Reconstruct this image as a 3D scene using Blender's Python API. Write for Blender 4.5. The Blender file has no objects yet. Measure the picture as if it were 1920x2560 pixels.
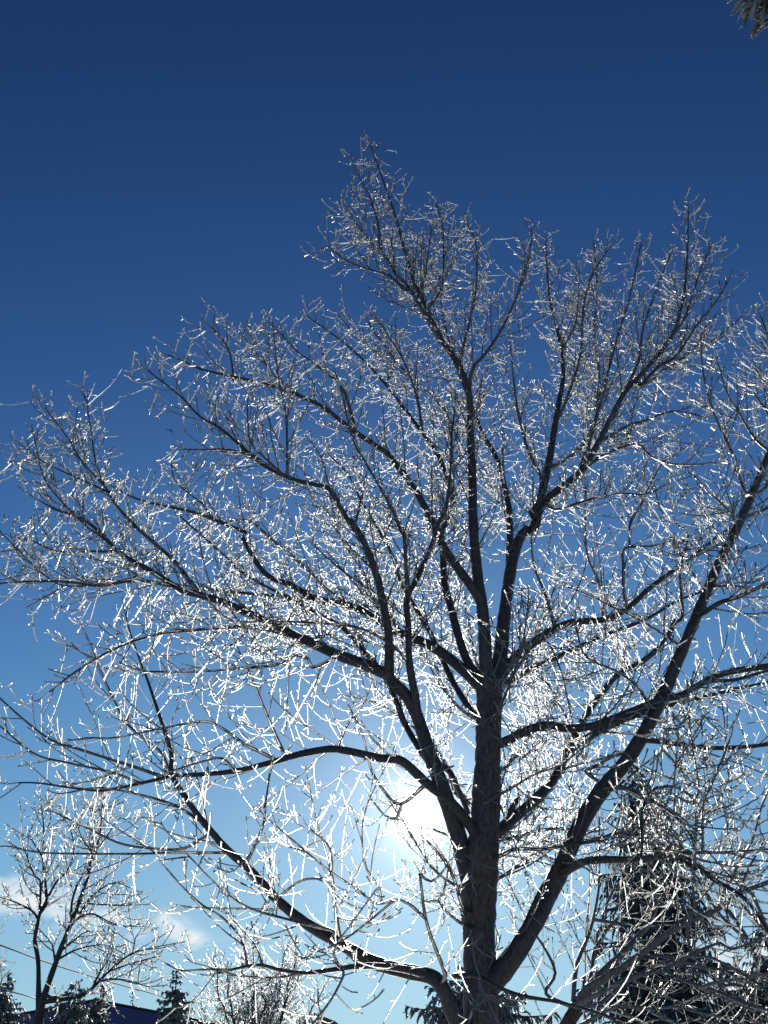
import bpy, math, re
import numpy as np
from mathutils import Vector

sc = bpy.context.scene
COL = sc.collection
rng = np.random.default_rng(11)

# ------------------------------------------------------------------ camera
PITCH = math.radians(32.0)
FPX = 1280.0 / math.tan(math.radians(29.0))
CAM = np.array([0.0, 0.0, 1.6])
cam = bpy.data.cameras.new('camera')
cam.sensor_fit = 'VERTICAL'
cam.angle = math.radians(58.0)
cam.clip_start = 0.05
cam.clip_end = 5000.0
camo = bpy.data.objects.new('camera', cam)
camo.location = CAM.tolist()
camo.rotation_euler = (math.pi / 2 + PITCH, 0, 0)
COL.objects.link(camo)
sc.camera = camo

def ray(u, v):
    a, b = (u - 960.0) / FPX, (1280.0 - v) / FPX
    d = np.array([a, math.cos(PITCH) - b * math.sin(PITCH), math.sin(PITCH) + b * math.cos(PITCH)])
    return d

def at(u, v, Y):                       # the point of a sight line that lies at distance Y in front
    d = ray(u, v)
    return CAM + d * (Y / d[1])

def at_z(u, v, z):
    d = ray(u, v)
    return CAM + d * ((z - CAM[2]) / d[2])

# ------------------------------------------------------------------ sky and sun
SUN = ray(1048, 2040)
SUN = SUN / np.linalg.norm(SUN)
SEL = math.asin(SUN[2])
SAZ = math.atan2(SUN[0], SUN[1])
w = bpy.data.worlds.new('World')
sc.world = w
w.use_nodes = True
nt = w.node_tree
for n in list(nt.nodes):
    nt.nodes.remove(n)
N = nt.nodes.new
Lk = nt.links.new
SKY_STRENGTH = 0.1
out = N('ShaderNodeOutputWorld')
bg = N('ShaderNodeBackground')
bg.inputs[1].default_value = 0.08        # exposure below brings the sky back to 0.1
sk = N('ShaderNodeTexSky')
sk.sky_type = 'NISHITA'
sk.sun_disc = False
sk.sun_elevation = SEL
sk.sun_rotation = SAZ
sk.altitude = 1500
sk.air_density = 1.0
sk.dust_density = 0.2
sk.ozone_density = 5.0
def wmath(op, a, b=None, c=None):
    m = N('ShaderNodeMath')
    m.operation = op
    for i, x in enumerate((a, b, c)):
        if x is None:
            continue
        if isinstance(x, (int, float)):
            m.inputs[i].default_value = x
        else:
            Lk(x, m.inputs[i])
    return m.outputs[0]

sep = N('ShaderNodeSeparateColor'); Lk(sk.outputs[0], sep.inputs[0])
comb = N('ShaderNodeCombineColor')
for i, (A_, B_) in enumerate(((0.45, 0.046), (0.75, 0.120), (0.97, 0.250))):   # contrast of the camera film: y = A x^2 / (B + x^2)
    x2 = wmath('POWER', wmath('MULTIPLY', sep.outputs[i], 0.1), 2.0)
    y = wmath('DIVIDE', wmath('MULTIPLY', x2, A_ / SKY_STRENGTH), wmath('ADD', x2, B_))
    Lk(y, comb.inputs[i])

tc = N('ShaderNodeTexCoord')
nrm = N('ShaderNodeVectorMath'); nrm.operation = 'NORMALIZE'
Lk(tc.outputs['Generated'], nrm.inputs[0])

def angle_to(d):                       # angle in degrees between the view of the sky and a direction
    dp = N('ShaderNodeVectorMath'); dp.operation = 'DOT_PRODUCT'
    Lk(nrm.outputs[0], dp.inputs[0])
    dp.inputs[1].default_value = list(d)
    ac = wmath('ARCCOSINE', wmath('MINIMUM', dp.outputs['Value'], 0.9999999))
    return wmath('MULTIPLY', ac, 180 / math.pi)

th = angle_to(SUN)
def lobe(amp, width, power=1.0):
    x = wmath('POWER', wmath('DIVIDE', th, width), power)
    return wmath('MULTIPLY', wmath('EXPONENT', wmath('MULTIPLY', x, -1.0)), amp / SKY_STRENGTH)
def tinted(v, col):
    n = N('ShaderNodeVectorMath'); n.operation = 'SCALE'
    n.inputs[0].default_value = col
    Lk(v, n.inputs['Scale'])
    return n.outputs[0]
g1 = tinted(wmath('ADD', lobe(8.0, 0.88, 2.0), lobe(1.1, 2.3)), (1.0, 1.0, 0.98))
g2 = tinted(lobe(0.115, 12.0), (0.6, 0.9, 1.0))
gl = N('ShaderNodeVectorMath'); gl.operation = 'ADD'
Lk(g1, gl.inputs[0]); Lk(g2, gl.inputs[1])
add = N('ShaderNodeVectorMath'); add.operation = 'ADD'
Lk(comb.outputs[0], add.inputs[0]); Lk(gl.outputs[0], add.inputs[1])
# thin torn cloud low in the sky, drawn out along the horizon
mp = N('ShaderNodeMapping'); mp.inputs['Scale'].default_value = (16.0, 16.0, 36.0)
mp.inputs['Rotation'].default_value = (0.0, 0.25, 0.0)
Lk(nrm.outputs[0], mp.inputs[0])
nz = N('ShaderNodeTexNoise'); nz.inputs['Scale'].default_value = 1.0
nz.inputs['Detail'].default_value = 8.0; nz.inputs['Roughness'].default_value = 0.6
nz.inputs['Distortion'].default_value = 0.6
Lk(mp.outputs[0], nz.inputs['Vector'])
def puff(u, v, wdeg):
    d = ray(u, v); d = d / np.linalg.norm(d)
    a = wmath('POWER', wmath('DIVIDE', angle_to(d), wdeg), 2.0)
    return wmath('EXPONENT', wmath('MULTIPLY', a, -1.0))
msk = None
for u, v, r_, k_ in ((-120, 2215, 1.6, .8), (-40, 2230, 1.1, .8), (40, 2238, 0.9, .8), (100, 2245, 0.8, .9), (160, 2268, 0.85, .9), (215, 2290, 0.7, .7), (270, 2302, 0.7, .6),
                     (335, 2330, 0.8, .45), (415, 2300, 0.55, .8), (445, 2325, 0.65, 1.), (480, 2348, 0.6, .9), (520, 2368, 0.55, .6), (570, 2390, 0.7, .35),
                     (1880, 2440, 2.6, .6), (2050, 2400, 2.6, .6)):
    p_ = wmath('MULTIPLY', puff(u, v, r_ * 0.8), k_ * 1.25)
    msk = p_ if msk is None else wmath('ADD', msk, p_)
cl = wmath('MULTIPLY', wmath('MAXIMUM', wmath('SUBTRACT', nz.outputs[0], 0.43), 0.0), 5.0)
cl = wmath('MULTIPLY', cl, msk)
cl = wmath('SUBTRACT', 1.0, wmath('EXPONENT', wmath('MULTIPLY', cl, -2.4)))
mx = N('ShaderNodeMix'); mx.data_type = 'RGBA'
Lk(cl, mx.inputs['Factor']); Lk(add.outputs[0], mx.inputs['A'])
mx.inputs['B'].default_value = (0.92 / SKY_STRENGTH, 0.97 / SKY_STRENGTH, 0.97 / SKY_STRENGTH, 1)
Lk(mx.outputs['Result'], bg.inputs[0])
Lk(bg.outputs[0], out.inputs[0])

sun = bpy.data.lights.new('sun', 'SUN')
sun.energy = 5.0
sun.angle = math.radians(0.55)
sun.color = (1.0, 0.95, 0.87)
suno = bpy.data.objects.new('sun', sun)
suno.rotation_euler = Vector(SUN.tolist()).to_track_quat('Z', 'Y').to_euler()
suno.location = (0, 0, 30)
COL.objects.link(suno)

sc.view_settings.view_transform = 'Standard'
sc.view_settings.look = 'None'
sc.view_settings.exposure = 0.322
sc.view_settings.gamma = 1.0
sc.render.engine = 'CYCLES'
sc.cycles.use_denoising = True
sc.cycles.denoiser = 'OPENIMAGEDENOISE'
sc.cycles.denoising_prefilter = 'ACCURATE'
sc.cycles.max_bounces = 8
sc.cycles.transmission_bounces = 6
sc.cycles.sample_clamp_indirect = 5.0
sc.cycles.caustics_refractive = False
sc.cycles.caustics_reflective = False
sc.cycles.sample_clamp_direct = 12.0

# ------------------------------------------------------------------ materials
def mat(name):
    m = bpy.data.materials.new(name)
    m.use_nodes = True
    return m, m.node_tree, m.node_tree.nodes['Principled BSDF']

def noise_col(t, scale, stops, detail=6, coord='Object', stretch=None):
    tc = t.nodes.new('ShaderNodeTexCoord')
    n = t.nodes.new('ShaderNodeTexNoise')
    n.inputs['Scale'].default_value = scale
    n.inputs['Detail'].default_value = detail
    src = tc.outputs[coord]
    if stretch:
        mp = t.nodes.new('ShaderNodeMapping'); mp.inputs['Scale'].default_value = stretch
        t.links.new(src, mp.inputs[0]); src = mp.outputs[0]
    t.links.new(src, n.inputs['Vector'])
    r = t.nodes.new('ShaderNodeValToRGB')
    while len(r.color_ramp.elements) < len(stops):
        r.color_ramp.elements.new(0.5)
    for e, (p, c) in zip(r.color_ramp.elements, stops):
        e.position = p; e.color = (*c, 1)
    t.links.new(n.outputs[0], r.inputs[0])
    return r.outputs[0], n.outputs[0]

def bump(t, h, strength, dist, normal_to):
    b = t.nodes.new('ShaderNodeBump')
    b.inputs['Strength'].default_value = strength
    b.inputs['Distance'].default_value = dist
    t.links.new(h, b.inputs['Height'])
    t.links.new(b.outputs[0], normal_to)
    return b.outputs[0]

def bark_material(name, ca, cb, coat, rough=0.8):
    m, t, p = mat(name)
    c, h = noise_col(t, 14.0, [(0.33, ca), (0.66, cb)], 10, stretch=(3.0, 3.0, 1.0))
    t.links.new(c, p.inputs['Base Color'])
    p.inputs['Roughness'].default_value = rough
    p.inputs['Coat Weight'].default_value = coat
    p.inputs['Coat Roughness'].default_value = 0.22
    p.inputs['Coat IOR'].default_value = 1.31
    bump(t, h, 1.0, 0.035, p.inputs['Normal'])
    return m

def ice_material(name, core, wood, glass, rough, milky=(0.86, 0.91, 0.89), clear=0.42):
    """ice round a twig. wood: share of the dark twig itself; glass: share of clear ice; the rest is milky ice that lets light through"""
    m, t, p = mat(name)
    p.inputs['Base Color'].default_value = (*core, 1)
    p.inputs['Roughness'].default_value = 0.45
    p.inputs['Coat Weight'].default_value = 1.0
    p.inputs['Coat Roughness'].default_value = 0.38
    p.inputs['Coat IOR'].default_value = 1.31
    g = t.nodes.new('ShaderNodeBsdfGlass')
    g.inputs['IOR'].default_value = 1.31
    g.inputs['Roughness'].default_value = rough
    g.inputs['Color'].default_value = (0.97, 0.99, 0.98, 1)
    tl = t.nodes.new('ShaderNodeBsdfTranslucent'); tl.inputs[0].default_value = (*milky, 1)
    tp = t.nodes.new('ShaderNodeBsdfTransparent')
    def mixs(f, x, y):
        n = t.nodes.new('ShaderNodeMixShader')
        if isinstance(f, float):
            n.inputs[0].default_value = f
        else:
            t.links.new(f, n.inputs[0])
        t.links.new(x, n.inputs[1]); t.links.new(y, n.inputs[2])
        return n.outputs[0]
    milk = mixs(clear, tl.outputs[0], tp.outputs[0])
    ice = mixs(glass, milk, g.outputs[0])
    c, h = noise_col(t, 9.0, [(0.35, (max(0, wood - 0.07),) * 3), (0.65, (min(1, wood + 0.07),) * 3)], 2)
    t.links.new(mixs(c, ice, p.outputs[0]), t.nodes['Material Output'].inputs[0])
    return m

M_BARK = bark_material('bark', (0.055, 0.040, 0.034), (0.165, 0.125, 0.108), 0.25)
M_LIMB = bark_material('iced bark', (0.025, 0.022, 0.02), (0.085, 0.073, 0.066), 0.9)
M_LIMB_SKYLIT = bark_material('sky-lit iced bark', (0.12, 0.11, 0.105), (0.26, 0.245, 0.235), 0.9)  # sky light reflected by the ice, painted in as a lighter bark colour
M_BRANCH = ice_material('iced branch', (0.04, 0.034, 0.03), 0.86, 0.6, 0.42)
M_SHOOT = ice_material('iced shoot', (0.045, 0.038, 0.034), 0.78, 0.55, 0.45)
M_TWIG = ice_material('iced twig', (0.07, 0.06, 0.055), 0.42, 0.46, 0.52, (0.86, 0.90, 0.88), 0.45)
M_TWIG2 = ice_material('thin iced twig', (0.10, 0.09, 0.085), 0.74, 0.6, 0.45, (0.75, 0.8, 0.78))
M_FARTWIG = ice_material('iced far twig', (0.07, 0.06, 0.055), 0.34, 0.42, 0.48)
M_FARBARK = bark_material('far bark', (0.035, 0.028, 0.024), (0.08, 0.066, 0.057), 0.2)

def simple(name, a, b, scale, rough, coat=0.0, stretch=None, bumpd=0.0):
    m, t, p = mat(name)
    c, h = noise_col(t, scale, [(0.3, a), (0.7, b)], 6, stretch=stretch)
    t.links.new(c, p.inputs['Base Color'])
    p.inputs['Roughness'].default_value = rough
    p.inputs['Coat Weight'].default_value = coat
    p.inputs['Coat Roughness'].default_value = 0.25
    p.inputs['Coat IOR'].default_value = 1.31
    if bumpd:
        bump(t, h, 0.7, bumpd, p.inputs['Normal'])
    return m

M_NEEDLE = simple('iced spruce needles', (0.09, 0.11, 0.095), (0.33, 0.36, 0.34), 5.0, 0.6, 0.6)
M_NEEDLE_D = simple('dark spruce needles', (0.035, 0.045, 0.042), (0.13, 0.15, 0.145), 5.0, 0.7, 0.4)
M_NEEDLE_ICE = ice_material('ice on needles', (0.10, 0.12, 0.11), 0.3, 0.4, 0.35)
M_SNOW = simple('old snow', (0.55, 0.57, 0.6), (0.72, 0.73, 0.75), 0.6, 0.45, bumpd=0.05)
M_ROOF = simple('blue siding', (0.085, 0.088, 0.20), (0.10, 0.104, 0.235), 3.0, 0.95, 0.0)
M_ROOF2 = simple('brown roof shingle', (0.06, 0.036, 0.03), (0.10, 0.065, 0.055), 3.0, 0.9, 0.0)
M_ROOF.node_tree.nodes['Principled BSDF'].inputs['Specular IOR Level'].default_value = 0.1
M_ROOF2.node_tree.nodes['Principled BSDF'].inputs['Specular IOR Level'].default_value = 0.0
M_SIDING = simple('pale siding', (0.42, 0.42, 0.40), (0.5, 0.5, 0.48), 2.0, 0.6, stretch=(0.2, 0.2, 8))
M_TRIM = simple('white trim', (0.7, 0.7, 0.7), (0.8, 0.8, 0.8), 3.0, 0.5)
M_GLASSD = simple('dark window pane', (0.02, 0.025, 0.03), (0.03, 0.035, 0.04), 1.0, 0.08)
M_WIRE = simple('iced wire', (0.10, 0.10, 0.10), (0.16, 0.16, 0.16), 5.0, 0.7, 0.0)
M_POLE = simple('pole wood', (0.06, 0.045, 0.035), (0.12, 0.09, 0.07), 4.0, 0.8, stretch=(4, 4, .3))

# ------------------------------------------------------------------ mesh helpers
def mesh_from(name, V, faces, material, parent=None, smooth=True):
    """V (n,3) array; faces: list of (m,k) int arrays"""
    me = bpy.data.meshes.new(name)
    V = np.asarray(V, dtype=np.float32)
    me.vertices.add(len(V)); me.vertices.foreach_set('co', V.ravel())
    faces = [np.asarray(f, dtype=np.int32) for f in faces if len(f)]
    nl = sum(f.size for f in faces); nf = sum(len(f) for f in faces)
    me.loops.add(nl); me.loops.foreach_set('vertex_index', np.concatenate([f.ravel() for f in faces]))
    tot = np.concatenate([np.full(len(f), f.shape[1], np.int32) for f in faces])
    st = np.concatenate([[0], np.cumsum(tot)[:-1]]).astype(np.int32)
    me.polygons.add(nf)
    me.polygons.foreach_set('loop_start', st)
    me.polygons.foreach_set('loop_total', tot)
    me.polygons.foreach_set('use_smooth', np.full(nf, smooth, bool))
    me.update(calc_edges=True)
    me.validate()
    me.materials.append(material)
    o = bpy.data.objects.new(name, me)
    COL.objects.link(o)
    if parent is not None:
        o.parent = parent
    return o

def unit(v):
    return v / np.maximum(np.linalg.norm(v, axis=-1, keepdims=True), 1e-9)

def tube_arrays(P, R, S, lumpy=0.0):
    """P (n,k,3) R (n,k): n tubes of k rings with S sides, closed at the tip"""
    n, k, _ = P.shape
    T = np.empty_like(P)
    T[:, 1:-1] = P[:, 2:] - P[:, :-2]
    T[:, 0] = P[:, 1] - P[:, 0]; T[:, -1] = P[:, -1] - P[:, -2]
    T = unit(T)
    mean = unit(P[:, -1] - P[:, 0])
    ref = np.where(np.abs(mean[:, 2:3]) > 0.8, np.array([[0.9, 0.1, 0.3]]), np.array([[0.05, 0.1, 1.0]]))
    A = unit(np.cross(T, ref[:, None, :])); B = np.cross(T, A)
    ang = np.arange(S) * 2 * math.pi / S
    ring = A[:, :, None, :] * np.cos(ang)[None, None, :, None] + B[:, :, None, :] * np.sin(ang)[None, None, :, None]
    RR = np.repeat(R[:, :, None], S, 2)
    if lumpy:
        nz_ = rng.normal(size=RR.shape)
        nz_ = nz_ + 0.8 * np.roll(nz_, 1, 1) + 0.5 * np.roll(nz_, 2, 1)
        RR = RR * (1 + lumpy * nz_)
    V = P[:, :, None, :] + ring * RR[..., None]
    tip = P[:, -1] + T[:, -1] * R[:, -1:] * 0.7
    V = np.concatenate([V.reshape(n, k * S, 3), tip[:, None, :]], axis=1)
    per = k * S + 1
    i, j = np.meshgrid(np.arange(k - 1), np.arange(S), indexing='ij')
    j2 = (j + 1) % S
    q = np.stack([i * S + j, i * S + j2, (i + 1) * S + j2, (i + 1) * S + j], -1).reshape(-1, 4)
    jj = np.arange(S)
    tr = np.stack([(k - 1) * S + jj, (k - 1) * S + (jj + 1) % S, np.full(S, k * S)], -1)
    off = (np.arange(n) * per)[:, None, None]
    return V.reshape(-1, 3), (q[None] + off).reshape(-1, 4), (tr[None] + off).reshape(-1, 3)

class Bag:
    def __init__(self):
        self.V, self.Q, self.T, self.n = [], [], [], 0
    def add(self, P, R, S, lumpy=0.0):
        if len(P) == 0:
            return
        V, q, t = tube_arrays(P, R, S, lumpy)
        self.V.append(V); self.Q.append(q + self.n); self.T.append(t + self.n); self.n += len(V)
    def build(self, name, material, parent=None, kind=None):
        if not self.V:
            return None
        o = mesh_from(name, np.concatenate(self.V), [np.concatenate(self.Q), np.concatenate(self.T)], material, parent)
        if kind:
            o['kind'] = kind
        return o

def rand_perp(T):
    r = rng.normal(size=T.shape)
    r -= T * (r * T).sum(-1, keepdims=True)
    return unit(r)

def grow(P0, D0, L, K, up, wander, droop=0.0):
    """grow n curved shoots: they set off along D0 and bend upward"""
    n = len(P0)
    P = np.empty((n, K + 1, 3)); P[:, 0] = P0
    D = D0.copy()
    step = (L / K)[:, None]
    upv = np.asarray(up, float).reshape(-1, 1) if np.ndim(up) else np.full((n, 1), up)
    for k in range(K):
        t = (k + 0.5) / K
        b = upv * (0.25 + 1.3 * t) - droop * (1 - t)
        D = D + np.concatenate([np.zeros((n, 2)), b], 1) + rng.normal(size=(n, 3)) * wander
        D = unit(D)
        P[:, k + 1] = P[:, k] + D * step
    return P

def sample_along(P, spacing, t0=0.0, t1=1.0, cap=None):
    """random places on the tubes P (n,k,3): returns owner index, t, position, tangent"""
    seg = P[:, 1:] - P[:, :-1]
    ln = np.linalg.norm(seg, axis=-1); tot = ln.sum(1)
    cnt = np.maximum(0, np.floor(tot * (t1 - t0) / spacing + rng.random(len(P)))).astype(int)
    if cap:
        cnt = np.minimum(cnt, cap)
    own = np.repeat(np.arange(len(P)), cnt)
    if len(own) == 0:
        return own, np.zeros(0), np.zeros((0, 3)), np.zeros((0, 3))
    first = np.repeat(np.cumsum(cnt) - cnt, cnt)
    k_in = np.arange(len(own)) - first
    t = t0 + (t1 - t0) * (k_in + rng.uniform(0.1, 0.9, len(own))) / np.repeat(cnt, cnt)
    K = P.shape[1] - 1
    f = t * K; i = np.minimum(f.astype(int), K - 1); fr = (f - i)[:, None]
    pos = P[own, i] * (1 - fr) + P[own, i + 1] * fr
    tan = unit(seg[own, i])
    return own, t, pos, tan

def empty(name, loc, label, cat, group=None):
    o = bpy.data.objects.new(name, None)
    o.location = [float(x) for x in loc]
    o.empty_display_size = 0.2
    COL.objects.link(o)
    o['label'] = label; o['category'] = cat
    if group:
        o['group'] = group
    return o

def tag(o, label, cat, group=None):
    o['label'] = label; o['category'] = cat
    if group:
        o['group'] = group
    return o

# ------------------------------------------------------------------ ground
g = 1200.0
V = np.array([[-g, -g, 0], [g, -g, 0], [g, g, 0], [-g, g, 0]], float)
gr = mesh_from('ground', V, [np.array([[0, 1, 2, 3]])], M_SNOW, smooth=False)
gr['kind'] = 'structure'

# ------------------------------------------------------------------ traced limbs
s0 = 960 / 1659.0; s1 = 480 / 1659.0
FR = {'A': (0, 1900, s0), 'B': (960, 1900, s0), 'C': (960, 1300, s0), 'D': (0, 1300, s0), 'E': (960, 600, s0),
      'F': (0, 800, s0), 'G': (700, 300, 600 / 1659.0), 'H': (500, 700, s0), 'I': (500, 1300, s0), 'J': (500, 1900, s0),
      'K': (1440, 700, s1), 'L': (1440, 1180, s1), 'M': (1440, 1660, s1), 'N': (1440, 2080, s1), 'O': (0, 2200, s1),
      'W': (0, 0, 1920 / 1659.0), 'S': (0, 0, 1.0), 'P': (960, 1280, 960 / 952.0)}

def trace(s):
    pts = []; fr = 'S'
    for tok in s.split():
        if tok in FR:
            fr = tok
        else:
            x, y = map(float, tok.split(','))
            ox, oy, k = FR[fr]
            pts.append((ox + x * k, oy + y * k))
    return np.array(pts)

def catmull(P, step):
    """resample a polyline (n,d) as a smooth curve with about step px between points"""
    n = len(P)
    E_ = np.vstack([2 * P[0] - P[1], P, 2 * P[-1] - P[-2]])
    outp = []
    for i in range(n - 1):
        p0, p1, p2, p3 = E_[i:i + 4]
        m = max(2, int(np.linalg.norm((p2 - p1)[:2]) / step))
        t = (np.arange(m) / m)[:, None]
        outp.append(0.5 * ((2 * p1) + (-p0 + p2) * t + (2 * p0 - 5 * p1 + 4 * p2 - p3) * t ** 2 + (-p0 + 3 * p1 - 3 * p2 + p3) * t ** 3))
    outp.append(P[-1:])
    return np.vstack(outp)

class Limb:
    pass

class Tree:
    def __init__(self, root, Y0, scale=1.0):
        self.root = root; self.Y0 = Y0; self.limbs = {}; self.k = scale
        self.o = np.array(root.location)

    def limb(self, name, path, w0, w1, d1, parent=None, sub=None, mat_=None, part='limb', power=1.25, bend=0.8, sides=9, widths=None, base=None, tw=True):
        px = trace(path)
        L = Limb()
        if parent:
            pl = self.limbs[parent]
            k = np.argmin(((pl.px - px[0]) ** 2).sum(1))
            d0 = pl.depth[k]
            px = np.vstack([pl.px[k], px]) if np.linalg.norm(pl.px[k] - px[0]) > 6 else np.vstack([pl.px[k], px[1:]])
            w0 = min(w0 * (0.92 if self.k == 1 else 1), pl.w[k] * 0.95)
        else:
            d0 = 0.0
        if widths is not None:
            ww = np.array(widths, float)
            q = catmull(np.column_stack([px, ww]), 14)
            L.px = q[:, :2]; L.w = q[:, 2]
        else:
            L.px = catmull(px, 14)
        s = np.concatenate([[0], np.cumsum(np.linalg.norm(np.diff(L.px, axis=0), axis=1))])
        t = s / s[-1]
        if widths is None:
            L.w = w1 + (w0 - w1) * (1 - t) ** power
            L.w *= 1 + 0.35 * np.exp(-t * s[-1] / 22.0) * (1 if parent else 0) * 0.6
        L.depth = d0 + (d1 - d0) * t ** bend
        amp = 0.35 * self.k * np.minimum(1, s / 400)
        L.depth = L.depth + amp * np.interp(s, np.arange(0, s[-1] + 300, 150), rng.normal(size=len(np.arange(0, s[-1] + 300, 150))) * 0.25)
        P = np.array([at(u, v, self.Y0 + d) for (u, v), d in zip(L.px, L.depth)])
        dist = np.linalg.norm(P - CAM, axis=1)
        # apparent width -> real radius, via the distance along the view axis
        fw = (P - CAM) @ np.array([0, math.cos(PITCH), math.sin(PITCH)])
        R = L.w * 0.5 * fw / FPX
        if base is not None:                # carry the stem down to the ground
            P = np.vstack([base, P]); R = np.concatenate([[R[0] * 1.45], R])
            m0 = P[0] * 0.55 + P[1] * 0.45; P = np.insert(P, 1, m0, 0); R = np.insert(R, 1, R[0] * 0.78)
        R = R * (1 + rng.normal(size=len(R)) * 0.035)
        L.P = P; L.R = R
        b = Bag(); b.add((P - self.o)[None], R[None], sides if w0 < 20 else max(sides, 14), 0.016 if (w0 >= 14 or widths is not None) else 0.0)
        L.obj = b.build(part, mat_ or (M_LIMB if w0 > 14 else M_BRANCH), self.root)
        self.limbs[name] = L
        L.tw = tw
        return L

# ------------------------------------------------------------------ twigs
def foliate(tree, L, px_on, len2, sp2, len3, sp3, r3, up2=0.10, up3=0.16, spur=0.055, far=False, big=None, tip=True, twig=None):
    """side branches, twigs and ice-beaded spurs along one limb. Lengths in metres."""
    P, R = L.P, L.R
    s = np.concatenate([[0], np.cumsum(np.linalg.norm(np.diff(P, axis=0), axis=1))])
    tot = s[-1]
    wpx = np.concatenate([np.full(len(P) - len(L.w), 999.0), L.w])
    on = np.where(wpx < px_on)[0]
    if len(on) == 0:
        return
    a = s[on[0]]
    if a < 0.12 * tot:
        a = 0.12 * tot
    n = int((tot - a) / sp2)
    if n < 1:
        return
    ss = a + (tot - a) * (np.arange(n) + rng.uniform(0.1, 0.9, n)) / n
    idx = np.clip(np.searchsorted(s, ss) - 1, 0, len(P) - 2)
    fr = ((ss - s[idx]) / np.maximum(s[idx + 1] - s[idx], 1e-6))[:, None]
    pos = P[idx] * (1 - fr) + P[idx + 1] * fr
    T = unit(P[idx + 1] - P[idx])
    rp = R[idx]
    side = rand_perp(T)
    # opposite pairs: every second shoot leaves on the far side of the one before
    side[1::2] = -side[0:len(side) - len(side) % 2:2][:len(side[1::2])] + 0.4 * side[1::2]
    side[:, 2] += 0.12
    side = unit(side)
    ang = np.radians(rng.uniform(30, 56, n))[:, None]
    D = unit(T * np.cos(ang) + side * np.sin(ang))
    frac = (ss - a) / max(tot - a, 1e-6)
    l2 = len2 * rng.uniform(0.45, 1.1, n) * (1 - 0.72 * frac)
    if tip:                                  # the limb's own end carries on as a leading shoot
        pos = np.vstack([pos, P[-1:]]); D = np.vstack([D, unit(P[-1:] - P[-2:-1])])
        l2 = np.append(l2, 0.16 * tree.k); rp = np.append(rp, R[-1])
    K2 = 8
    B2 = grow(pos, D, l2, K2, rng.normal(up2, 0.045, len(l2)), 0.036, droop=0.06)
    r2 = np.minimum(rp * 0.62, 0.003 * tree.k + 0.0078 * l2 * (1 if not far else 1.4))
    r2 = np.maximum(r2, r3 * 1.0)
    R2 = r2[:, None] * (1 - 0.5 * np.linspace(0, 1, K2 + 1))[None] * (1 + rng.normal(size=(len(l2), K2 + 1)) * 0.06)
    R2 = np.maximum(R2, r3 * 0.85)
    # twigs
    own, t, p3, T3 = sample_along(B2, sp3, 0.12, 0.98)
    ang = np.radians(rng.uniform(40, 78, len(own)))[:, None]
    D3 = unit(T3 * np.cos(ang) + rand_perp(T3) * np.sin(ang) + np.array([0, 0, 0.1]))
    l3 = len3 * rng.uniform(0.3, 1.15, len(own)) ** 1.1 * (1 - 0.35 * t)
    l3 = np.minimum(l3, 0.62 * l2[own] + 0.09)
    K3 = 5
    B3 = grow(p3, D3, l3, K3, rng.normal(up3, 0.05, len(own)), 0.03, droop=0.11)
    prof = np.array([1.0, 0.97, 0.94, 0.9, 0.88, 1.3])
    R3 = r3 * rng.uniform(0.75, 1.25, (len(own), 1)) * prof[None] * (1 + rng.normal(size=(len(own), K3 + 1)) * 0.09)
    # short twigs straight off the limb as well
    n0 = int((tot - a) / (sp3 * 2.2))
    if n0 > 0:
        ss = a + (tot - a) * rng.random(n0)
        idx = np.clip(np.searchsorted(s, ss) - 1, 0, len(P) - 2)
        T0 = unit(P[idx + 1] - P[idx]); sd = rand_perp(T0)
        D0 = unit(T0 * 0.5 + sd + np.array([0, 0, 0.15]))
        B0 = grow(P[idx] + sd * R[idx][:, None] * 0.7, D0, len3 * rng.uniform(0.3, 1.0, n0), K3, up3, 0.09, droop=0.05)
        B3 = np.concatenate([B3, B0])
        R3 = np.concatenate([R3, r3 * rng.uniform(0.75, 1.2, (n0, 1)) * prof[None] * (1 + rng.normal(size=(n0, K3 + 1)) * 0.09)])
    o = tree.o
    bb = Bag()
    chosen = np.zeros(len(B2), bool)
    if big is not None:
        chosen = l2 > big
        for i in np.where(chosen)[0]:
            one = Bag(); one.add((B2[i:i + 1] - o), R2[i:i + 1], 6)
            one.build('branch', M_SHOOT, L.obj)
    bb.add(B2[~chosen] - o, R2[~chosen], 4)
    bb.build('side_shoots', M_SHOOT, L.obj, 'stuff')
    tb = Bag()
    tb.add(B3 - o, R3, 4 if not far else 3)
    if spur:
        for src, t0 in ((B3, 0.25), (B2, 0.35)):
            own, t, ps, Ts = sample_along(src, spur if src is B3 else spur * 1.3, t0, 1.0)
            if len(own) == 0:
                continue
            Ds = unit(Ts * 0.75 + rand_perp(Ts) + np.array([0, 0, 0.15]))
            ls = rng.uniform(0.018, 0.075, len(own)) ** 1.0 * tree.k
            Ps = ps[:, None, :] + Ds[:, None, :] * ls[:, None, None] * np.array([0, 0.85])[None, :, None]
            Rs = r3 * rng.uniform(0.7, 1.25, (len(own), 1)) * np.array([0.75, 1.3])[None]
            tb.add(Ps - o, Rs, 3)
    tb.build('iced_twigs', twig or (M_TWIG if not far else M_FARTWIG), L.obj, 'stuff')

# ------------------------------------------------------------------ the great maple
Y0 = 9.0
basep = at(1201, 2560, Y0); basep = np.array([basep[0] + 0.02, Y0, -0.08])
root = empty('maple_tree', (basep[0], Y0, 0), 'great bare maple coated in clear ice, thick straight dark trunk with many rising limbs', 'tree')
mt = Tree(root, Y0)
mt.limb('trunk', 'J 1213,1180 1213,1100 1207,800 1205,600 1212,480 1230,280 1243,0 I 1247,900 1250,780 1250,690', 0, 0, 0.0,
        mat_=M_BARK, part='trunk', widths=[90, 88, 84, 88, 84, 76, 64, 64, 66, 62], base=basep, sides=20)
X = mt.limb
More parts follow.
